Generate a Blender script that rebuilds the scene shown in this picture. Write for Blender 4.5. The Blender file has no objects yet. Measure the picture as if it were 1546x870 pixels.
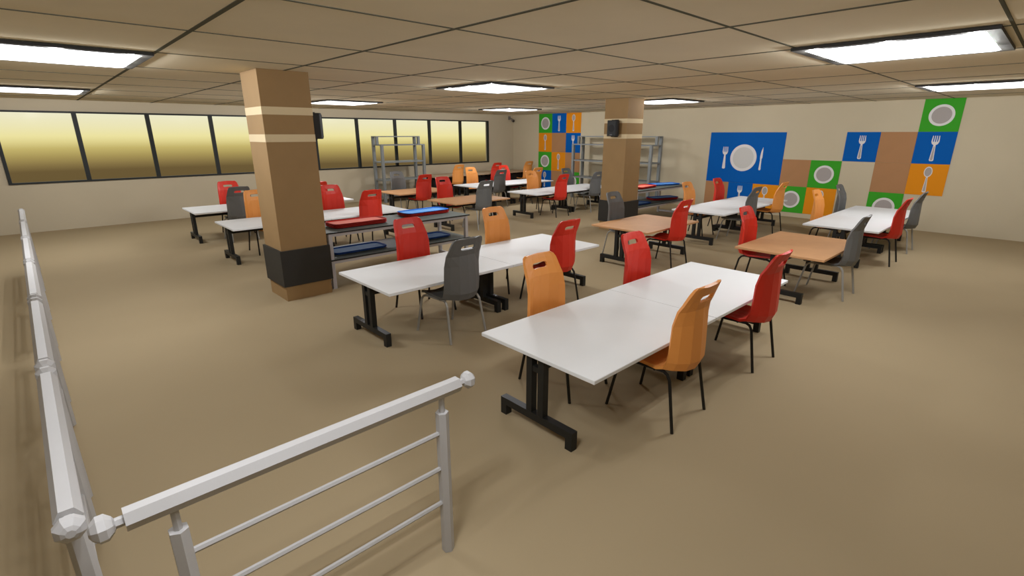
import bpy, bmesh, math
from mathutils import Vector, Matrix

sc = bpy.context.scene
COL = sc.collection
PI = math.pi

# ------------------------------------------------------------------ helpers
def lin(c):
    return tuple(((v/255)/12.92 if v/255 <= .04045 else ((v/255+.055)/1.055)**2.4) for v in c)

K_ALL = .80
def mat(name, rgb, rough=.6, metal=0.0, noise=0.0, nscale=3.0, spec=.35, bump=0.0):
    m = bpy.data.materials.new(name); m.use_nodes = True
    nt = m.node_tree; b = nt.nodes['Principled BSDF']
    b.inputs['Roughness'].default_value = rough
    b.inputs['Metallic'].default_value = metal
    b.inputs['Specular IOR Level'].default_value = spec
    c = tuple(min(.9, v*(1.06 if name.startswith('ceiling_tile') else K_ALL)) for v in lin(rgb))
    if noise > 0:
        tc = nt.nodes.new('ShaderNodeTexCoord')
        n = nt.nodes.new('ShaderNodeTexNoise'); n.inputs['Scale'].default_value = nscale
        n.inputs['Detail'].default_value = 3
        r = nt.nodes.new('ShaderNodeValToRGB')
        r.color_ramp.elements[0].position = .3; r.color_ramp.elements[1].position = .7
        r.color_ramp.elements[0].color = (*[v*(1-noise) for v in c], 1)
        r.color_ramp.elements[1].color = (*[min(1, v*(1+noise)) for v in c], 1)
        nt.links.new(tc.outputs['Object'], n.inputs['Vector'])
        nt.links.new(n.outputs['Fac'], r.inputs['Fac'])
        nt.links.new(r.outputs['Color'], b.inputs['Base Color'])
    else:
        b.inputs['Base Color'].default_value = (*c, 1)
    return m

def obj(name, bm, m, parent=None, loc=None, label=None):
    me = bpy.data.meshes.new(name)
    bmesh.ops.recalc_face_normals(bm, faces=bm.faces)
    bm.to_mesh(me); bm.free()
    if m: me.materials.append(m)
    o = bpy.data.objects.new(name, me); COL.objects.link(o)
    if parent: o.parent = parent
    if loc: o.location = loc
    if label: o['label'] = label
    return o

def thing(name, label, cat, loc=(0, 0, 0), rz=0, group=None):
    o = bpy.data.objects.new(name, None); COL.objects.link(o)
    o.empty_display_size = .1
    o.location = loc; o.rotation_euler = (0, 0, rz)
    o['label'] = label; o['category'] = cat
    if group: o['group'] = group
    return o

def struct(o, label):
    o['kind'] = 'structure'; o['label'] = label; return o

def copy_tree(o, parent=None):
    c = o.copy(); COL.objects.link(c)
    if parent: c.parent = parent
    for ch in list(o.children):
        copy_tree(ch, c)
    return c

def box(bm, x0, x1, y0, y1, z0, z1):
    vs = [bm.verts.new(p) for p in ((x0,y0,z0),(x1,y0,z0),(x1,y1,z0),(x0,y1,z0),(x0,y0,z1),(x1,y0,z1),(x1,y1,z1),(x0,y1,z1))]
    for f in ((0,3,2,1),(4,5,6,7),(0,1,5,4),(1,2,6,5),(2,3,7,6),(3,0,4,7)):
        bm.faces.new([vs[i] for i in f])
    return vs

def boxm(*a):
    bm = bmesh.new(); box(bm, *a); return bm

def bevel(bm, off, seg=1):
    bmesh.ops.bevel(bm, geom=list(bm.edges), offset=off, segments=seg, affect='EDGES', profile=.5)
    return bm

def ring_frame(axis_pts_r, n, phase=0.0):
    pass

def tube(bm, pts, radii, n=6, phase=0.0, cap=True, up=Vector((0, 0, 1))):
    """polygonal tube along pts; radii one or list"""
    pts = [Vector(p) for p in pts]
    if not isinstance(radii, (list, tuple)): radii = [radii]*len(pts)
    rings = []
    for i, p in enumerate(pts):
        if i == 0: d = pts[1]-p
        elif i == len(pts)-1: d = p-pts[i-1]
        else: d = (pts[i+1]-p).normalized()+(p-pts[i-1]).normalized()
        d.normalize()
        u = up if abs(d.dot(up)) < .95 else Vector((0, 1, 0))
        a = d.cross(u).normalized(); b = a.cross(d).normalized()
        rings.append([bm.verts.new(p+(a*math.cos(phase+2*PI*k/n)+b*math.sin(phase+2*PI*k/n))*radii[i]) for k in range(n)])
    for r0, r1 in zip(rings, rings[1:]):
        for k in range(n):
            bm.faces.new((r0[k], r0[(k+1) % n], r1[(k+1) % n], r1[k]))
    if cap:
        bm.faces.new(rings[0][::-1]); bm.faces.new(rings[-1])
    return bm

def poly_prism(bm, pts, to3, t):
    """2D outline pts -> 3D via to3(u,v,w), thickness t"""
    a = [bm.verts.new(to3(u, v, 0)) for u, v in pts]
    b = [bm.verts.new(to3(u, v, t)) for u, v in pts]
    n = len(pts)
    bm.faces.new(a[::-1]); bm.faces.new(b)
    for i in range(n):
        bm.faces.new((a[i], a[(i+1) % n], b[(i+1) % n], b[i]))

# ------------------------------------------------------------------ materials
M = {}
M['floor'] = mat('floor_vinyl', (172, 154, 122), rough=.85, noise=.05, nscale=.35, spec=.06)
M['wall'] = mat('wall_paint', (200, 187, 161), rough=.75, noise=.03, nscale=.8, spec=.2)
M['wall_lit'] = mat('wall_paint_lit_tint', (210, 197, 169), rough=.75, noise=.03, nscale=.8, spec=.2)  # same wall paint, lightened so its colour carries the stronger light on this wall
M['ceiling'] = mat('ceiling_tile', (220, 211, 189), rough=.95, noise=.03, nscale=1.2, spec=0)
M['grid'] = mat('ceiling_grid_metal', (112, 112, 100), rough=.9, spec=0)
M['lampframe'] = mat('lamp_frame_grey', (50, 49, 46), rough=.6)
M['pillar'] = mat('pillar_tan', (164, 132, 88), rough=.7, noise=.04, nscale=3)
M['band'] = mat('pillar_band_cream', (232, 212, 172), rough=.7)
M['sleeve'] = mat('pillar_sleeve_black', (50, 48, 44), rough=.6)
M['winframe'] = mat('window_frame_charcoal', (26, 30, 28), rough=.55)
M['white'] = mat('tabletop_white', (238, 239, 239), rough=.55, spec=.2, noise=.015, nscale=2)
M['brown'] = mat('tabletop_brown', (208, 158, 112), rough=.6, spec=.15, noise=.04, nscale=5)
M['counter'] = mat('counter_brown', (188, 160, 130), rough=.5, noise=.04, nscale=4)
M['blacksteel'] = mat('black_steel', (30, 30, 28), rough=.5)
M['legblack'] = mat('chair_leg_black', (26, 25, 23), rough=.45)
M['legsteel'] = mat('chair_leg_steel', (172, 170, 164), rough=.4, metal=.3)
M['red'] = mat('chair_plastic_red', (216, 50, 32), rough=.45)
M['orange'] = mat('chair_plastic_orange', (242, 160, 80), rough=.45)
M['grey'] = mat('chair_plastic_grey', (104, 104, 102), rough=.5)
M['rail'] = mat('rail_painted_grey', (190, 188, 187), rough=.45, noise=.02, nscale=4)
M['shelf'] = mat('rack_steel_grey', (138, 142, 142), rough=.5, metal=.2)
M['benchtop'] = mat('bench_slate', (88, 94, 90), rough=.55, noise=.03)
M['benchedge'] = mat('bench_edge_black', (24, 24, 24), rough=.6)
M['benchleg'] = mat('bench_leg_grey', (190, 186, 186), rough=.45)
M['trayred'] = mat('tray_red', (240, 128, 110), rough=.7, spec=.15)
M['trayredrim'] = mat('tray_red_rim', (186, 46, 38), rough=.7, spec=.15)
M['trayblue'] = mat('tray_blue', (110, 172, 240), rough=.7, spec=.15)
M['traybluerim'] = mat('tray_blue_rim', (44, 110, 205), rough=.7, spec=.15)
M['traynavy'] = mat('tray_navy', (104, 136, 180), rough=.7, spec=.15)
M['traynavyrim'] = mat('tray_navy_rim', (36, 76, 146), rough=.7, spec=.15)
M['spk'] = mat('speaker_black', (34, 35, 36), rough=.6)
M['spkgrille'] = mat('speaker_grille', (52, 54, 56), rough=.7)
M['spkcone'] = mat('speaker_cone', (36, 36, 38), rough=.7)
M['spklogo'] = mat('speaker_logo_grey', (120, 122, 124), rough=.6)
M['camera'] = mat('security_camera_grey', (120, 116, 110), rough=.5)
M['camdark'] = mat('security_camera_dark', (40, 34, 28), rough=.5)
M['t_green'] = mat('panel_green', (66, 170, 46), rough=.7, spec=.08)
M['t_blue'] = mat('panel_blue', (6, 96, 184), rough=.7, spec=.08)
M['t_orange'] = mat('panel_orange', (238, 150, 30), rough=.7, spec=.08)
M['t_brown'] = mat('panel_brown', (184, 137, 96), rough=.7, spec=.08, noise=.02)
M['i_white'] = mat('icon_white', (234, 232, 230), rough=.6)
M['i_grey'] = mat('icon_grey', (176, 168, 164), rough=.6)
M['i_light'] = mat('icon_light_grey', (212, 210, 206), rough=.6)

m = bpy.data.materials.new('lamp_diffuser'); m.use_nodes = True
nt = m.node_tree; nt.nodes.remove(nt.nodes['Principled BSDF'])
e = nt.nodes.new('ShaderNodeEmission'); e.inputs['Color'].default_value = (.98, 1, 1.05, 1)
LAMP = 4.0; BULB = 33.5; EDGE = 9.5
e.inputs['Strength'].default_value = LAMP
nt.links.new(e.outputs[0], nt.nodes['Material Output'].inputs['Surface']); M['diffuser'] = m

m = bpy.data.materials.new('window_glass'); m.use_nodes = True
nt = m.node_tree; nt.nodes.remove(nt.nodes['Principled BSDF'])
tr = nt.nodes.new('ShaderNodeBsdfTransparent'); gl = nt.nodes.new('ShaderNodeBsdfGlossy')
gl.inputs['Roughness'].default_value = .1
mx = nt.nodes.new('ShaderNodeMixShader'); mx.inputs[0].default_value = .0004
nt.links.new(tr.outputs[0], mx.inputs[1]); nt.links.new(gl.outputs[0], mx.inputs[2])
nt.links.new(mx.outputs[0], nt.nodes['Material Output'].inputs['Surface']); M['glass'] = m

# ------------------------------------------------------------------ sky outside
w = bpy.data.worlds.new('evening_sky'); sc.world = w; w.use_nodes = True
nt = w.node_tree; bg = nt.nodes['Background']
tc = nt.nodes.new('ShaderNodeTexCoord'); sp = nt.nodes.new('ShaderNodeSeparateXYZ')
mr = nt.nodes.new('ShaderNodeMapRange')
mr.inputs['From Min'].default_value = -.1; mr.inputs['From Max'].default_value = .1
cr = nt.nodes.new('ShaderNodeValToRGB')
stops = [(-.1, (100, 84, 50)), (-.052, (106, 88, 54)), (-.043, (134, 115, 70)), (-.032, (166, 147, 87)), (-.020, (196, 179, 108)),
         (-.011, (222, 209, 140)), (-.003, (236, 226, 160)), (.010, (236, 229, 180)), (.030, (236, 232, 200)), (.1, (238, 236, 214))]
el = cr.color_ramp.elements
while len(el) > 1: el.remove(el[0])
for i, (z, c) in enumerate(stops):
    p = (z+.1)/.2
    if i == 0: e0 = el[0]; e0.position = p
    else: e0 = el.new(p)
    e0.color = (*lin(c), 1)
nt.links.new(tc.outputs['Generated'], sp.inputs[0]); nt.links.new(sp.outputs['Z'], mr.inputs['Value'])
nt.links.new(mr.outputs[0], cr.inputs['Fac']); nt.links.new(cr.outputs['Color'], bg.inputs['Color'])
bg.inputs['Strength'].default_value = 1.0

# ------------------------------------------------------------------ room
XR, YW, XL, YB, H = 16.97, 18.0, -5.0, -4.0, 3.32
WX0, WX1, WZ0, WZ1 = -.50, 15.42, 1.235, 3.035
T = .2
struct(obj('floor', boxm(XL-T, XR+T, YB-T, YW+T, -.15, 0), M['floor']), 'tan vinyl floor of the dining room')
ceil = struct(obj('ceiling', boxm(XL-T, XR+T, YB-T, YW+T, H, H+.15), M['ceiling']), 'beige tiled suspended ceiling')
bm = bmesh.new()
k = -3
while True:
    x = 1.235+1.612*k
    if x > XR: break
    if x > XL: box(bm, x-.02, x+.02, YB, YW, H-.004, H)
    k += 1
k = -2
while True:
    y = .495+1.62*k
    if y > YW: break
    if y > YB: box(bm, XL, XR, y-.012, y+.012, H-.005, H)
    k += 1
obj('ceiling_grid', bm, M['grid'], ceil, label='dark metal strips between the ceiling tiles')
struct(obj('wall_right', boxm(XR, XR+T, YB, YW+T, 0, H), M['wall_lit']), 'beige wall carrying the coloured cutlery panels')
struct(obj('wall_left', boxm(XL-T, XL, YB, YW+T, 0, H), M['wall']), 'beige wall behind the long railing')
struct(obj('wall_back', boxm(XL-T, XR+T, YB-T, YB, 0, H), M['wall']), 'beige wall opposite the windows')
bm = bmesh.new()
box(bm, XL, XR, YW, YW+T, 0, WZ0); box(bm, XL, XR, YW, YW+T, WZ1, H)
box(bm, XL, WX0, YW, YW+T, WZ0, WZ1); box(bm, WX1, XR, YW, YW+T, WZ0, WZ1)
struct(obj('wall_window_side', bm, M['wall']), 'beige wall holding the long strip of windows')

win = bpy.data.objects.new('window_1', None); COL.objects.link(win)
win.location = ((WX0+WX1)/2, YW, WZ0); struct(win, 'long dark framed strip window with ten panes')
ox, oy, oz = win.location
bm = bmesh.new(); F = .045
y0, y1 = -.03, .06
box(bm, WX0-ox, WX1-ox, y0, y1, WZ1-oz-F, WZ1-oz); box(bm, WX0-ox, WX1-ox, y0, y1, 0, F)
NP = 10; pitch = (WX1-WX0)/NP
for i in range(NP+1):
    x = WX0+pitch*i-ox
    hw = .05
    a, b_ = x-hw, x+hw
    if i == 0: a, b_ = x, x+.07
    if i == NP: a, b_ = x-.07, x
    box(bm, a, b_, y0-.005, y1, F*.5, WZ1-oz-F*.5)
obj('window_frame', bm, M['winframe'], win)
for i in range(NP):
    x0 = WX0+pitch*i-ox+.03; x1 = x0+pitch-.06
    obj('pane', boxm(x0, x1, .02, .028, F*.5, WZ1-oz-F*.5), M['glass'], win)

# ------------------------------------------------------------------ ceiling lamps
lamp0 = thing('ceiling_light', '', 'ceiling light')
S = .795
bm = bmesh.new(); fw = .095; dz = -.036
box(bm, -S, S, -S, -S+fw, dz, -.006); box(bm, -S, S, S-fw, S, dz, -.006)
box(bm, -S, -S+fw, -S+fw, S-fw, dz, -.006); box(bm, S-fw, S, -S+fw, S-fw, dz, -.006)
obj('lamp_frame', bm, M['lampframe'], lamp0)
bm = bmesh.new(); a = S-fw; b_ = a-.05; zb = dz-.010
lo = [bm.verts.new((sx*b_, sy*b_, zb)) for sx, sy in ((-1,-1),(1,-1),(1,1),(-1,1))]
hi = [bm.verts.new((sx*a, sy*a, dz+.004)) for sx, sy in ((-1,-1),(1,-1),(1,1),(-1,1))]
bm.faces.new(lo)
bm.faces.new(hi)
for i in range(4): bm.faces.new((lo[i], lo[(i+1) % 4], hi[(i+1) % 4], hi[i]))
obj('diffuser', bm, M['diffuser'], lamp0)
ld = bpy.data.lights.new('lamp_bulb', 'POINT'); ld.energy = BULB; ld.shadow_soft_size = .012; ld.color = (.98, 1, 1.05)
for sx, sy in ((-1, -1), (1, -1), (1, 1), (-1, 1)):
    lb = bpy.data.objects.new('lamp_bulb', ld); COL.objects.link(lb); lb.parent = lamp0
    lb.location = (sx*.10, sy*.10, -.062)
le = bpy.data.lights.new('edge_halo_fill', 'POINT'); le.energy = EDGE; le.shadow_soft_size = .012; le.color = (1, 1, .98)  # added fill lights, not bulbs: they brighten the ceiling around each lamp frame
for sx, sy in ((-1, -1), (1, -1), (1, 1), (-1, 1), (0, 1), (0, -1), (1, 0), (-1, 0)):
    lb = bpy.data.objects.new('edge_halo_fill', le); COL.objects.link(lb); lb.parent = lamp0
    lb.location = (sx*.62, sy*.62, -.076)
lamps = [(.43, 1.35, 'square ceiling light above the corner where the two railings meet'),
         (6.74, 1.35, 'big square ceiling light over the front right tables, nearest on the right'),
         (12.78, 1.30, 'square ceiling light farthest right, in front of the topmost green plate panel'),
         (.43, 7.80, 'big square ceiling light nearest on the left, left of the near pillar'),
         (6.72, 7.63, 'square ceiling light hanging alone mid-room between the two pillars'),
         (12.66, 7.63, 'square ceiling light just right of the far pillar'),
         (.36, 14.15, 'square ceiling light over the left end of the window strip'),
         (6.66, 13.95, 'square ceiling light close to the windows, just right of the near pillar'),
         (12.78, 13.72, 'farthest ceiling light, beside the wall corner with the security camera')]
for i, (x, y, l) in enumerate(lamps):
    o = lamp0 if i == 0 else copy_tree(lamp0)
    o.location = (x, y, H); o['label'] = l; o['group'] = 'square ceiling lights'

# ------------------------------------------------------------------ pillars
def pillar(x, y, s, label):
    t = thing('pillar', label, 'pillar', (x+s/2, y+s/2, 0), 0, 'square pillars')
    h = s/2
    obj('shaft', boxm(-h, h, -h, h, 0, H-.001), M['pillar'], t)
    for z0, z1 in ((2.36, 2.465), (2.73, 2.835)):
        q = h+.003
        obj('band', boxm(-q, q, -q, q, z0, z1), M['band'], t, label='cream painted band')
    q = h+.03
    obj('sleeve', boxm(-q, q, -q, q, .235, .79), M['sleeve'], t, label='black protective sleeve')
    return t
pillar(2.472, 7.676, .706, 'tan square pillar nearest the railing, with black sleeve and cream bands')
pillar(10.945, 7.51, .69, 'tan square pillar farther back, with a loudspeaker on its left face')

def speaker(loc, rz, label):
    """front faces local -Y, back bracket at y=0"""
    t = thing('loudspeaker', label, 'loudspeaker', loc, rz, 'loudspeakers on the pillars')
    bm = bmesh.new()
    w2, h2 = .155, .19
    pts = [(-w2*.7, -.05), (w2*.7, -.05), (w2, -.18), (w2-.025, -.225), (-w2+.025, -.225), (-w2, -.18)]
    poly_prism(bm, pts, lambda u, v, q: (u, v, -h2+q), 2*h2)
    obj('cabinet', bevel(bm, .008), M['spk'], t)
    obj('grille', bevel(boxm(-w2+.032, w2-.032, -.233, -.2245, -h2+.02, h2-.02), .003), M['spkgrille'], t)
    bm = bmesh.new()
    tube(bm, [(0, -.233, .0), (0, -.2355, .0)], [.09, .085], n=24)
    obj('woofer_cone', bm, M['spkcone'], t)
    # small maker's mark, too blurred to read: four grey strokes
    bm = bmesh.new()
    for k in range(4): box(bm, -.036+k*.019, -.023+k*.019, -.236, -.232, -.165, -.142)
    obj('badge', bm, M['spklogo'], t, label='small grey badge')
    bm = bmesh.new()
    box(bm, -.05, .05, -.012, .002, -.21, .21); box(bm, -.05, .05, -.16, .0, .19, .203); box(bm, -.05, .05, -.16, .0, -.203, -.19)
    obj('bracket', bm, M['blacksteel'], t)
    return t
speaker((3.180, 8.03, 2.587), PI/2, 'black loudspeaker on the near pillar, seen from its side against the windows')
speaker((10.943, 7.81, 2.605), -PI/2, 'black loudspeaker with round cone on the left face of the far pillar')

# ------------------------------------------------------------------ security camera
t = thing('security_camera', 'small security camera high in the far corner beside the windows', 'security camera', (16.75, 17.995, 3.12))
bm = bmesh.new(); box(bm, -.10, .02, -.03, 0, -.02, .14); obj('mount_plate', bm, M['camera'], t)
bm = bmesh.new(); tube(bm, [(-.04, -.01, .06), (-.02, -.14, .03), (0, -.2, -.02)], .022, n=8); obj('arm', bm, M['camera'], t)
bm = bmesh.new(); tube(bm, [(.0, -.16, -.03), (-.04, -.28, -.07), (-.05, -.30, -.075)], [.055, .07, .06], n=10); obj('camera_body', bm, M['camera'], t)
bm = bmesh.new(); tube(bm, [(-.049, -.295, -.075), (-.055, -.315, -.08)], [.05, .045], n=12); obj('lens', bm, M['camdark'], t, label='dark round lens')

# ------------------------------------------------------------------ tables
TL, TD, TH = 1.932, 1.292, .74
def make_table(m):
    """origin: floor under the centre"""
    t = thing('folding_table', '', 'table')
    bm = boxm(-TL/2+.0015, TL/2-.0015, -TD/2, TD/2, TH-.035, TH)
    obj('tabletop', bevel(bm, .004), m, t)
    for s in (-1, 1):
        xc = s*(TL/2-.072)
        bm = bmesh.new()
        for yc in (-.067, .067):
            box(bm, xc-.032, xc+.032, yc-.032, yc+.032, .165, TH-.035)
        box(bm, xc-.026, xc+.026, -.035, .035, .56, .61)
        leg = obj('leg', bm, M['blacksteel'], t)
        bm = bmesh.new()
        L2 = .425
        box(bm, xc-.034, xc+.034, -L2, L2, .10, .168)
        box(bm, xc-.034, xc+.034, -L2, -L2+.07, 0, .10); box(bm, xc-.034, xc+.034, L2-.07, L2, 0, .10)
        obj('foot', bm, M['blacksteel'], leg)
    bm = bmesh.new()
    a = TL/2-.104
    box(bm, -a, a, -.025, .025, .56, .61)
    box(bm, -a, a, -.06, -.03, TH-.065, TH-.0352); box(bm, -a, a, .03, .06, TH-.065, TH-.0352)
    obj('under_rail', bm, M['blacksteel'], t)
    return t
tw = make_table(M['white']); tb = make_table(M['brown'])
used = set()
def place_table(kind, x0, y0, label, group, rz=0.0):
    src = tw if kind == 'w' else tb
    o = src if kind not in used else copy_tree(src)
    used.add(kind)
    o.location = (x0+TL/2, y0+TD/2, 0); o.rotation_euler = (0, 0, rz)
    o['label'] = label; o['group'] = group
    return o
def pair(x0, y0, la, lb, g='white folding tables pushed together in pairs'):
    place_table('w', x0, y0, la, g); place_table('w', x0+TL+.002, y0, lb, g)
pair(2.69, 1.985, 'white table with the corner nearest the railing end, left one of the foremost pair',
     'white table on the right of the foremost pair, with the red chair at its side')
pair(2.66, 4.865, 'white table with the steel-legged grey chair, beside the near tray bench',
     'white table behind the foremost pair, between an orange chair and a red chair')
pair(2.54, 10.42, 'white table just behind the near pillar, left one of its pair',
     'white table behind the red tray stack, with two red chairs facing each other')
pair(2.50, 13.22, 'white table nearest the windows on the left, with a red and a charcoal chair',
     'white table nearest the windows, mostly hidden behind the near pillar')
pair(11.08, 4.88, 'white table right of the far brown table, with the charcoal steel-legged chair',
     'white table below the big blue plate panel, with an orange chair at its right')
pair(11.15, 2.0, 'white table behind the near brown table, with the orange chair at its far side',
     'white table farthest right, under the brown panels, with a charcoal chair at its right')
pair(10.80, 10.44, 'white table in mid-room with the black T-leg in plain view, left one of its pair',
     'white table left of the far pillar, with a charcoal chair at its right end')
pair(10.85, 13.32, 'white table with the charcoal chair in front, near the counter by the windows',
     'white table pointing at the lowest blue spoon panel, behind two orange chairs')
g = 'brown folding tables standing singly'
place_table('b', 7.97, 4.87, 'brown table in front of the far pillar, with a grey chair behind it', g)
place_table('b', 8.01, 2.0, 'brown table nearest the right-hand front, with a grey chair at its right end', g)
place_table('b', 7.78, 10.42, 'brown table behind the blue tray stack, with a grey chair before it', g)
place_table('b', 7.86, 13.25, 'brown table in front of the window-side shelving rack', g)

# counter along the windows
t = thing('wall_counter', 'long brown-topped counter with black base under the windows in the far corner', 'counter', (14.2, 17.35, 0))
obj('worktop', bevel(boxm(-2.65, 2.72, -.61, .62, .80, .845), .004), M['counter'], t)
bm = bmesh.new()
box(bm, -2.55, 2.62, -.40, .55, .30, .72)
for k in (-2.5, -1.25, 0, 1.25, 2.5):
    box(bm, k-.04, k+.04, -.34, -.26, 0, .30); box(bm, k-.04, k+.04, .42, .50, 0, .30)
obj('base_cabinet', bm, M['benchedge'], t)
bm = bmesh.new()
k = -2.5
while k < 2.6:
    box(bm, k, k+.16, -.42, -.36, .72, .80); k += .24
obj('top_supports', bm, M['benchedge'], t)

# ------------------------------------------------------------------ chairs
def shell_profile():
    # (y, z, half width, centre push) from top of back to seat; y from the rear feet line
    return [(-.022, 1.306, .176, .030), (-.014, 1.296, .206, .032), (.004, 1.262, .226, .038),
            (.026, 1.216, .235, .046), (.032, 1.202, .237, .048), (.045, 1.174, .241, .054), (.051, 1.160, .243, .057),
            (.086, 1.085, .252, .074), (.116, .955, .259, .112), (.122, .700, .266, .128),
            (.134, .632, .266, .142), (.160, .575, .263, .140), (.225, .550, .258, .070)]
def seat_profile():
    # (y, z, half width, centre dip)
    return [(.225, .550, .258, .0), (.300, .556, .256, .008), (.420, .562, .255, .016), (.530, .572, .252, .016), (.610, .566, .240, .010), (.665, .540, .215, .004)]

FR = [-1, -.80, -.44, -.36, 0, .36, .44, .80, 1]
def make_shell():
    bm = bmesh.new()
    rows = []
    for (y, z, w, c) in shell_profile():
        row = []
        for f in FR:
            af = abs(f)
            push = c*(1-.14*af/.44) if af <= .44 else (c*(.86-.42*(af-.44)/.36) if af <= .8 else c*.44*(1-af)/.2)
            row.append(bm.verts.new((f*w, y-push, z-.012*abs(f)**2*(1 if z > 1.15 else 0) - (.030*(1-f*f) if z < .6 else .02*(1-f*f) if z < .65 else 0))))
        rows.append(row)
    srows = [rows[-1]]
    prev_off = None
    for (y, z, w, c) in seat_profile()[1:]:
        row = [bm.verts.new((f*w, y, z-.03-c*(1-f*f)+.03*abs(f)**2)) for f in FR]
        srows.append(row)
    H0, H1 = 3, 6   # slot rows (index) 3..6
    for i in range(len(rows)-1):
        for j in range(8):
            a, b, c_, d = rows[i][j], rows[i][j+1], rows[i+1][j+1], rows[i+1][j]
            if H0 <= i < H1 and 2 <= j <= 5:
                if j == 2 and i == H0: bm.faces.new((a, b, d))
                elif j == 2 and i == H1-1: bm.faces.new((a, c_, d))
                elif j == 5 and i == H0: bm.faces.new((a, b, c_))
                elif j == 5 and i == H1-1: bm.faces.new((b, c_, d))
                continue
            bm.faces.new((a, b, c_, d))
    for i in range(len(srows)-1):
        for j in range(8):
            bm.faces.new((srows[i][j], srows[i][j+1], srows[i+1][j+1], srows[i+1][j]))
    # thickness
    bmesh.ops.recalc_face_normals(bm, faces=bm.faces)
    bmesh.ops.solidify(bm, geom=list(bm.faces), thickness=.027)
    bmesh.ops.remove_doubles(bm, verts=bm.verts, dist=.0004)
    return bm

def make_chair(colour, leg):
    t = thing('dining_chair', '', 'chair')
    bm = make_shell()
    # split back and seat as two parts
    obj('seat_shell', bm, M[colour], t)
    for s in (-1, 1):
        # side frame: rear leg, rail under the seat, front leg
        bm = bmesh.new()
        r = .0155
        tube(bm, [(s*.291, .0, 0), (s*.262, .085, .46), (s*.252, .115, .505), (s*.245, .16, .522)], r, n=6, up=Vector((1, 0, 0)))
        obj('leg', bm, M[leg], t)
        bm = bmesh.new()
        tube(bm, [(s*.291, .69, 0), (s*.262, .60, .46), (s*.250, .572, .497), (s*.242, .53, .512)], r, n=6, up=Vector((1, 0, 0)))
        obj('leg', bm, M[leg], t)
    bm = bmesh.new()
    for s in (-1, 1):
        tube(bm, [(s*.245, .155, .521), (s*.242, .535, .511)], .0145, n=6)
    tube(bm, [(-.243, .25, .505), (.243, .25, .505)], .011, n=6)
    tube(bm, [(-.243, .48, .502), (.243, .48, .502)], .011, n=6)
    obj('seat_frame', bm, M[leg], t)
    return t
protos = {}
def chair(colour, side, x, y, label, group, rot=0.0):
    """side N: faces +Y (rear feet at low y); F: faces -Y"""
    leg = 'legsteel' if colour == 'grey' else 'legblack'
    if colour not in protos:
        o = protos[colour] = make_chair(colour, leg)
    else:
        o = copy_tree(protos[colour])
    rz = math.radians(rot)+(0 if side == 'N' else PI)
    o.location = (x, y, 0); o.rotation_euler = (0, 0, rz)
    o['label'] = label; o['group'] = group
GF = 'moulded dining chairs at the tables'
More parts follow.
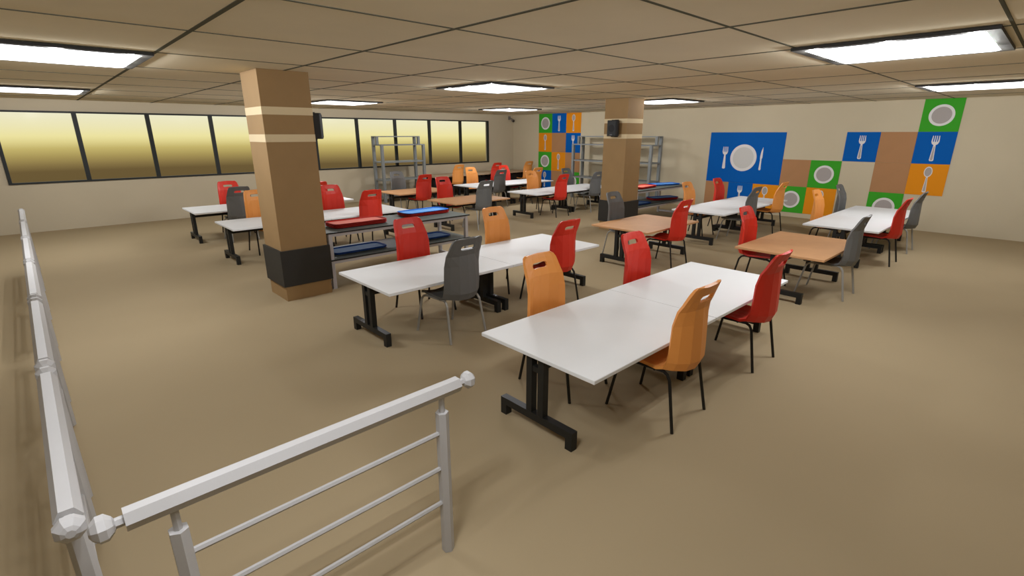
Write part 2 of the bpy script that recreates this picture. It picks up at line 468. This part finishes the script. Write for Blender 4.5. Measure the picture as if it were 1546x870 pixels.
CH = [
 ('orange','F', 3.60, 3.41, 'orange chair across the foremost white tables, at their left end beside the white corner'),
 ('red',   'F', 5.28, 3.42, 'red chair across the foremost white tables, standing behind their seam'),
 ('orange','N', 3.855,1.785,'orange chair pulled in at the near side of the foremost white tables, back fully visible'),
 ('red',   'N', 5.53, 1.785,'red chair at the near side of the foremost white tables, right of the orange one'),
 ('red',   'F', 3.84, 6.30, 'red chair between the near tray bench and the second white table pair'),
 ('orange','F', 5.50, 6.31, 'orange chair behind the second white table pair, right of the tray bench'),
 ('grey',  'N', 3.60, 4.63, 'charcoal chair with light steel legs at the near side of the second white table pair'),
 ('red',   'N', 5.47, 4.64, 'red chair at the near side of the second white table pair, by its right end'),
 ('grey',  'F', 8.86, 6.30, 'grey chair between the far pillar and the brown table'),
 ('red',   'N', 8.78, 4.62, 'red chair at the near side of the brown table that stands before the far pillar'),
 ('red',   'F', 8.66, 3.44, 'red chair at the left corner of the brown table nearest the right-hand front'),
 ('grey',  'N', 9.00, 1.83, 'grey steel-legged chair at the right of the brown table nearest the right-hand front'),
 ('orange','F',12.13, 6.38, 'orange chair at the right end of the far tray bench'),
 ('red',   'F',13.81, 6.38, 'red chair in front of the brown panel under the big blue plate panel'),
 ('grey',  'N',12.20, 4.68, 'charcoal chair before the white table under the big blue plate panel'),
 ('orange','N',13.96, 4.70, 'orange chair in front of the green plate panel, right of a charcoal chair'),
 ('orange','F',12.48, 3.50, 'orange chair in front of the orange spoon panel, behind the right-hand white tables'),
 ('grey',  'F',14.18, 3.50, 'grey chair at the right edge of the orange spoon panel'),
 ('red',   'N',12.06, 1.83, 'red chair at the near side of the right-hand white tables'),
 ('grey',  'N',13.66, 1.83, 'charcoal chair farthest right, against the bare beige wall'),
 ('orange','F',12.10,11.98, 'orange chair behind the mid-room white tables, its handle slot filled with brown'),
 ('grey',  'F',13.97,12.05, 'grey chair in front of the lower panels of the far mural, behind a red chair'),
 ('red',   'N',11.79,10.26, 'red chair at the near side of the mid-room white tables'),
 ('grey',  'N',13.42,10.20, 'grey chair tucked in close to the left edge of the far pillar'),
 ('orange','F',11.83,14.85, 'orange chair standing right behind the back row white tables, left of them'),
 ('red',   'F',13.48,14.85, 'bright red chair behind the back row white tables, overlapping another red back'),
 ('grey',  'N',11.81,13.12, 'charcoal chair before the back row white tables, hiding part of two red chairs'),
 ('orange','N',13.54,13.03, 'orange chair with a bright top edge beside the far mural'),
 ('red',   'F', 8.53,12.00, 'red chair behind the brown table that stands behind the blue tray stack'),
 ('grey',  'N', 8.69,10.26, 'grey chair at the near side of the brown table behind the blue tray stack'),
 ('grey',  'F', 8.69,14.80, 'grey chair right in front of the window-side shelving rack'),
 ('red',   'N', 8.66,13.09, 'red chair at the near side of the brown table before the shelving rack'),
 ('orange','N',12.54,16.46, 'orange chair at the left of the long counter, back and seat underside showing'),
 ('red',   'N',14.58,16.46, 'red chair pulled up to the middle of the long counter by the windows'),
 ('orange','N',16.45,16.40, 'orange chair at the corner end of the long counter, beside the green plate panel'),
 ('red',   'F', 3.63,14.66, 'red chair close under the windows, farthest left of all chairs'),
 ('red',   'N', 5.31,12.98, 'red chair just peeping out behind the near pillar and another red chair'),
 ('grey',  'N', 3.43,13.00, 'charcoal chair left of the near pillar, before the window-side white table'),
 ('orange','F', 3.46,11.90, 'orange chair half hidden by the left edge of the near pillar'),
 ('red',   'F', 5.14,11.88, 'red chair at the right edge of the near pillar'),
 ('red',   'N', 5.36,10.24, 'red chair directly behind the red tray stack'),
]
ROT = {6: 2.5}
for i, (c, s, x, y, l) in enumerate(CH):
    chair(c, s, x, y, l, GF, ROT.get(i, 0))

# ------------------------------------------------------------------ tray benches
def bench(x0, y0, L, D, label):
    t = thing('tray_bench', label, 'bench', (x0+L/2, y0+D/2, 0), 0, 'two-shelf tray benches')
    a, b = L/2, D/2
    for z, nm in ((.945, 'top_shelf'), (.495, 'lower_shelf')):
        e = obj(nm, boxm(-a, a, -b, b, z-.022, z), M['benchtop'], t, label='dark slate shelf board')
        bm = bmesh.new()
        q = .004
        box(bm, -a-q, a+q, -b-q, -b, z-.022, z-.002); box(bm, -a-q, a+q, b, b+q, z-.022, z-.002)
        box(bm, -a-q, -a, -b, b, z-.022, z-.002); box(bm, a, a+q, -b, b, z-.022, z-.002)
        obj('edge_strip', bm, M['benchedge'], e, label='black shelf edge')
        bm = bmesh.new()
        zz = z-.0225
        box(bm, -a+.1, a-.1, -b+.02, -b+.06, zz-.05, zz); box(bm, -a+.1, a-.1, b-.06, b-.02, zz-.05, zz)
        obj('shelf_rail', bm, M['benchleg'], e)
    for sx in (-1, 1):
        for sy in (-1, 1):
            xc, yc = sx*(a-.07), sy*(b-.04)
            obj('leg', boxm(xc-.03, xc+.03, yc-.03, yc+.03, 0, .922), M['benchleg'], t)
        xc = sx*(a-.07)
        obj('foot_bar', boxm(xc-.025, xc+.025, -b+.07, b-.07, .03, .08), M['benchleg'], t)
    return t
bench(3.23, 7.80, 2.93, .99, 'slate-topped bench with trays, standing behind the near pillar')
bench(12.12, 7.86, 2.88, .99, 'slate-topped bench with trays, standing right behind the far pillar')

def rrect(hx, hy, r, n=4):
    out = []
    for cx, cy, a0 in ((hx-r, hy-r, 0), (-hx+r, hy-r, PI/2), (-hx+r, -hy+r, PI), (hx-r, -hy+r, 1.5*PI)):
        for k in range(n+1):
            a = a0+PI/2*k/n; out.append((cx+r*math.cos(a), cy+r*math.sin(a)))
    return out
def loft(bm, loops, close_bottom=True, close_top=False):
    rs = [[bm.verts.new(p) for p in L] for L in loops]
    n = len(rs[0])
    for a, b in zip(rs, rs[1:]):
        for k in range(n): bm.faces.new((a[k], a[(k+1) % n], b[(k+1) % n], b[k]))
    bm.faces.new(rs[0][::-1])
    if close_top: bm.faces.new(rs[-1])
TX, TY = .505, .235
def make_tray(cm, rm):
    t = thing('serving_tray', '', 'tray')
    L = lambda i, z, r: [(x, y, z) for x, y in rrect(TX-i, TY-i, r)]
    bm = bmesh.new()
    loft(bm, [L(.055, 0, .08), L(.024, .019, .10), L(.0, .0195, .11), L(0, .0245, .11), L(.014, .0245, .10), L(.034, .005, .08)], close_top=True)
    obj('rim', bm, M[rm], t, label='darker raised rim')
    bm = bmesh.new()
    loft(bm, [L(.035, .0052, .08), L(.035, .0070, .08)], close_top=True)
    obj('tray_well', bm, M[cm], t, label='lighter flat well')
    return t
trayp = {}
TM = {'red': ('trayred', 'trayredrim'), 'blue': ('trayblue', 'traybluerim'), 'navy': ('traynavy', 'traynavyrim')}
def stack(x, y, z, rz, cols, where, group):
    n = len(cols)
    for i, c in enumerate(cols):
        if c not in trayp: o = trayp[c] = make_tray(*TM[c])
        else: o = copy_tree(trayp[c])
        o.location = (x, y, z+.0005+i*.0185); o.rotation_euler = (0, 0, math.radians(rz))
        pos = {2: ['bottom', 'top'], 3: ['bottom', 'middle', 'top'], 4: ['bottom', 'second lowest', 'second highest', 'top']}[n][i]
        cn = {'red': 'red', 'blue': 'bright blue', 'navy': 'dark blue'}[c]
        o['label'] = f'{cn} tray, {pos} of the stack {where}'; o['group'] = group
stack(3.99, 8.25, .945, 0, ['red']*4, 'left on the near bench top', 'red trays on the near bench')
stack(5.52, 8.46, .945, 1, ['red', 'red', 'red', 'blue'], 'right on the near bench top', 'blue-topped trays on the near bench')
stack(3.96, 8.27, .495, 0, ['navy', 'navy'], 'left on the near bench lower shelf', 'dark blue trays on the near bench')
stack(5.42, 8.30, .495, 0, ['navy', 'navy'], 'right on the near bench lower shelf', 'dark blue trays right on the near bench')
stack(13.10, 8.30, .945, 6, ['red']*3, 'nearer the pillar on the far bench top', 'red trays on the far bench')
stack(14.40, 8.36, .945, -18, ['blue', 'blue'], 'right on the far bench top', 'blue trays on the far bench')
stack(14.36, 8.36, .495, -18, ['red', 'red', 'red', 'navy'], 'right on the far bench lower shelf', 'mixed trays on the far bench')
stack(12.75, 8.25, .495, 0, ['navy', 'navy'], 'nearer the pillar on the far bench lower shelf', 'dark blue trays on the far bench')

# ------------------------------------------------------------------ shelving racks (stepped)
def rack(loc, rz, L, label):
    """local: x along length, +y = back (wall side), front at y=-.35"""
    t = thing('shelving_rack', label, 'shelving rack', loc, rz, 'stepped steel shelving racks')
    a = L/2; p = .095
    for sx in (-1, 1):
        x0, x1 = (-a, -a+p) if sx < 0 else (a-p, a)
        obj('post', boxm(x0, x1, .35-p, .35, 0, 2.36), M['shelf'], t)
        obj('post', boxm(x0, x1, -.35, -.35+p, 0, 2.06), M['shelf'], t)
        obj('short_post', boxm(x0, x1, -.02, -.02+p*.9, 2.10, 2.36), M['shelf'], t)
    obj('top_shelf', boxm(-a, a, -.02, .35, 2.36, 2.395), M['shelf'], t)
    obj('step_shelf', boxm(-a, a, -.35, .35-p, 2.06, 2.10), M['shelf'], t)
    for z in (1.49, .84, .22):
        obj('shelf', boxm(-a+.01, a-.01, -.34, .34, z-.045, z), M['shelf'], t)
    return t
rack((10.34, 17.30, 0), 0, 1.88, 'grey stepped steel shelving rack standing against the windows')
rack((16.0+.22, 11.62, 0), -PI/2, 3.62, 'long grey stepped steel shelving rack along the mural wall, behind the far pillar')

# ------------------------------------------------------------------ mural panels
def ellipse(cx, cy, rx, ry, n=40):
    return [(cx+rx*math.cos(2*PI*k/n), cy+ry*math.sin(2*PI*k/n)) for k in range(n)]
def spoon_outline(g):
    # unit tile coords, u right, v up, centre 0,0 ; g grows/shrinks
    out = []
    cy, rx, ry = .25, .110+g, .165+g
    for k in range(25):
        a = -PI/2+.30+(2*PI-.60)*k/24
        out.append((rx*math.cos(a), cy+ry*math.sin(a)))
    hb = -.41-g
    out = out + [(-.022-g, .08), (-.052-g, hb+.03), (-.03-g, hb), (.03+g, hb), (.052+g, hb+.03), (.022+g, .08)]
    return out
def fork_outlines(g=0):
    # handle+neck with tine base, and four tines
    base = [(-.10, .24), (-.10, .19), (-.075, .125), (-.028, .09), (-.055, -.33), (-.058, -.38), (-.03, -.41), (.03, -.41), (.058, -.38), (.055, -.33), (.028, .09), (.075, .125), (.10, .19), (.10, .24),
            (.088, .38), (.070, .38), (.066, .20), (.040, .19), (.036, .38), (.016, .38), (.012, .19), (-.012, .19), (-.016, .38), (-.036, .38), (-.040, .19), (-.066, .20), (-.070, .38), (-.088, .38)]
    return base
def knife_outline():
    return [(.028, .40), (.040, .30), (.040, .03), (.022, .0), (.026, -.30), (.034, -.36), (.012, -.40), (-.026, -.40), (-.042, -.36), (-.026, -.05), (-.034, -.0), (-.038, .08), (-.016, .26)]
def place_icon(bm, outline, cu, cv, sc_, rot, t0, t1):
    """wall plane: local x = outwards (-X world) ; u -> -Y world (to the right seen from the room)"""
    c, s = math.cos(rot), math.sin(rot)
    def f(u, v, q):
        u, v = u*sc_, v*sc_
        return (-(t0+q), -(cu+u*c-v*s), cv+u*s+v*c)
    poly_prism(bm, outline, f, t1-t0)
SZ = .7955
def panel(col, icon, ytop_left, ztop, label, w=1, h=1, group='square mural panels'):
    """ytop_left: larger y edge"""
    W_, H_ = SZ*w, SZ*h
    t = thing('wall_panel', label, 'wall panel', (XR-.0005, ytop_left-W_/2, ztop-H_/2), 0, group)
    g = .0015
    obj('board', boxm(-.012, 0, -W_/2+g, W_/2-g, -H_/2+g, H_/2-g), M['t_'+col], t)
    a, b, c = .012, .015, .0165
    if icon == 'plate':
        bm = bmesh.new(); place_icon(bm, ellipse(0, 0, .325, .325), 0, 0, SZ, 0, a, b); p = obj('plate_rim', bm, M['i_white'], t, label='white plate rim')
        bm = bmesh.new(); place_icon(bm, ellipse(0, 0, .252, .252), 0, 0, SZ, 0, b, c); obj('plate_centre', bm, M['i_grey'], p, label='grey plate centre')
    elif icon == 'spoon':
        bm = bmesh.new(); place_icon(bm, spoon_outline(.0), 0, 0, SZ, 0, a, b); p = obj('spoon', bm, M['i_white'], t, label='white outlined spoon')
        bm = bmesh.new(); place_icon(bm, ellipse(0, .25, .088, .138), 0, 0, SZ, 0, b, c)
        place_icon(bm, [(-.010, .06), (-.034, -.37), (.034, -.37), (.010, .06)], 0, 0, SZ, 0, b, c); obj('spoon_fill', bm, M['i_grey'], p)
    elif icon == 'fork':
        bm = bmesh.new(); place_icon(bm, fork_outlines(), 0, 0, SZ, 0, a, b); p = obj('fork', bm, M['i_white'], t, label='white fork')
        bm = bmesh.new(); place_icon(bm, [(-.012, .05), (-.034, -.34), (-.02, -.385), (.02, -.385), (.034, -.34), (.012, .05)], 0, 0, SZ, 0, b, c); obj('fork_handle_fill', bm, M['i_grey'], p)
    elif icon == 'setting':
        bm = bmesh.new(); place_icon(bm, ellipse(-.03*2.4*1.0/1.0*.4, 0, .53, .53, 56), 0, 0, SZ, 0, a, b); p = obj('plate_rim', bm, M['i_white'], t, label='white plate rim')
        bm = bmesh.new(); place_icon(bm, ellipse(-.029, 0, .42, .42, 56), 0, 0, SZ, 0, b, c); obj('plate_centre', bm, M['i_light'], p, label='pale grey plate centre')
        bm = bmesh.new(); place_icon(bm, fork_outlines(), -.80*SZ, 0, SZ*1.12, 0, a, b); obj('fork', bm, M['i_white'], t, label='white fork')
        bm = bmesh.new(); place_icon(bm, knife_outline(), .68*SZ, -.01, SZ*1.12, 0, a, b); obj('knife', bm, M['i_white'], t, label='white knife')
    return t
# right mural; column edge y = Y8 + (8-k)*SZ (left edge of column k)
Y8 = 1.885
yc = lambda k: Y8+(8-k)*SZ
zr = lambda r: H-.001-r*SZ
panel('blue', 'setting', yc(0), zr(1), 'big blue wall panel with white plate, fork and knife', 3, 2)
panel('brown', None, yc(0), zr(3), 'plain brown square panel at the lower left corner under the big blue panel')
panel('blue', 'fork', yc(1), zr(3), 'blue square panel with white fork, directly under the big blue panel')
panel('orange', 'spoon', yc(2), zr(3), 'orange square panel with spoon under the right corner of the big blue panel')
panel('green', 'plate', yc(3), zr(3), 'green plate panel below a plain brown one, beside the big blue panel')
panel('orange', 'spoon', yc(4), zr(3), 'orange spoon panel below a green plate panel, partly behind chairs')
panel('brown', None, yc(3), zr(2), 'plain brown square panel touching the big blue panel on its right')
panel('green', 'plate', yc(4), zr(2), 'green plate panel with bare wall above, just below left of the blue fork panel')
panel('blue', 'fork', yc(5), zr(1), 'blue fork panel with bare wall at its left, first of the upper right row')
panel('brown', None, yc(6), zr(1), 'plain brown square panel between two blue fork panels')
panel('brown', None, yc(6), zr(2), 'plain brown square panel left of the rightmost orange spoon panel')
panel('green', 'plate', yc(6), zr(3), 'lowest green plate panel, its lower half hidden by the right-hand white tables')
panel('green', 'plate', yc(7), zr(0), 'green plate panel touching the ceiling at the right end of the mural')
panel('blue', 'fork', yc(7), zr(1), 'blue fork panel below the green plate panel that touches the ceiling')
panel('orange', 'spoon', yc(7), zr(2), 'orange spoon panel at the right edge of the mural')
# left mural
S2 = .805
LY = 16.31
lay = [[('green','plate','green plate panel in the top left corner of the far mural'),
        ('blue','fork','blue fork panel in the top row of the far mural'),
        ('orange','spoon','orange spoon panel in the top right corner of the far mural')],
       [('orange','spoon','orange spoon panel at the left of the second row of the far mural'),
        ('brown',None,'plain brown panel in the middle of the second row of the far mural'),
        ('blue','fork','blue fork panel at the right of the far mural, partly behind the rack')],
       [('green','plate','green plate panel at the left of the third row of the far mural'),
        ('orange','spoon','orange spoon panel in the middle of the third row of the far mural'),
        ('brown',None,'plain brown panel at the right of the third row of the far mural, behind the rack')],
       [('blue','spoon','blue panel with spoon in the bottom left corner of the far mural'),
        ('brown',None,'plain brown panel in the bottom row of the far mural'),
        ('green','plate','green plate panel at the bottom right of the far mural, behind the rack')]]
_s = SZ; SZ = S2
for r, row in enumerate(lay):
    for c, (col, ic, lab) in enumerate(row):
        panel(col, ic, LY-c*S2, H-.001-r*S2, lab, group='far mural panels')
SZ = _s

# ------------------------------------------------------------------ railings
def make_rail():
    """module along +X, ball centres at x=0 and 1.686, handrail axis z=1.1"""
    t = thing('railing', '', 'railing')
    L = 1.686; Z = 1.1
    bm = bmesh.new()
    tube(bm, [(.066, 0, Z), (L-.072, 0, Z)], .045, n=6, phase=PI/6+PI/6)
    obj('handrail', bm, M['rail'], t)
    for x, s in ((0, 1), (L, -1)):
        bm = bmesh.new()
        tube(bm, [(x+s*.02, 0, Z), (x+s*.09, 0, Z)], .02, n=6)
        r = .054
        pts = []; rad = []
        for k in range(6):
            a = -PI/2+PI*k/5
            pts.append((x+.74*r*math.sin(a), 0, Z)); rad.append(max(.016, r*math.cos(a)))
        tube(bm, pts, rad, n=8, phase=PI/8)
        obj('end_ball', bm, M['rail'], t)
    for x in (.215, L-.19):
        bm = bmesh.new(); tube(bm, [(x, 0, 0), (x, 0, .965)], .038, n=6, phase=PI/6)
        p = obj('post', bm, M['rail'], t)
        bm = bmesh.new(); tube(bm, [(x, 0, .96), (x, 0, Z-.03)], .017, n=6, phase=PI/6)
        obj('post_stem', bm, M['rail'], p)
    for z in (.835, .60, .362):
        bm = bmesh.new(); tube(bm, [(.20, 0, z), (L-.18, 0, z)], .0145, n=6, phase=0)
        obj('cross_bar', bm, M['rail'], t)
    return t
rl = make_rail()
rl.location = (-.078, 2.092, 0)
rl['label'] = 'grey metal railing section standing across the foreground with three cross bars'; rl['group'] = 'grey railing sections'
names = ['first section of the long left railing, its ball end beside the foreground railing',
         'second section of the long left railing, counted from the foreground',
         'third section of the long left railing, counted from the foreground',
         'fourth section of the long left railing, counted from the foreground',
         'fifth section of the long left railing, next to the last',
         'last and farthest section of the long left railing']
for i in range(6):
    o = copy_tree(rl)
    y = 2.175+i*1.825
    o.location = (-.163-.0125*(y-2.2), y, 0)
    o.rotation_euler = (0, 0, PI/2+.0125)
    o['label'] = 'grey metal '+names[i]

# ------------------------------------------------------------------ camera
f = 753.4; pitch = .2995; yaw = .8172; hgt = 2.4705
Fv = Vector((math.cos(pitch)*math.cos(yaw), math.cos(pitch)*math.sin(yaw), -math.sin(pitch)))
cd = bpy.data.cameras.new('camera'); cam = bpy.data.objects.new('camera', cd); COL.objects.link(cam)
cam.location = (0, 0, hgt)
cam.rotation_euler = Fv.to_track_quat('-Z', 'Y').to_euler()
cd.sensor_fit = 'HORIZONTAL'; cd.sensor_width = 36; cd.lens = 36*f/1546
cd.clip_start = .05; cd.clip_end = 200
sc.camera = cam
sc.view_settings.view_transform = 'Standard'; sc.view_settings.look = 'None'
sc.view_settings.gamma = 1; sc.view_settings.use_curve_mapping = False
sc.view_settings.exposure = 0.0
sc.cycles.max_bounces = 8; sc.cycles.diffuse_bounces = 5
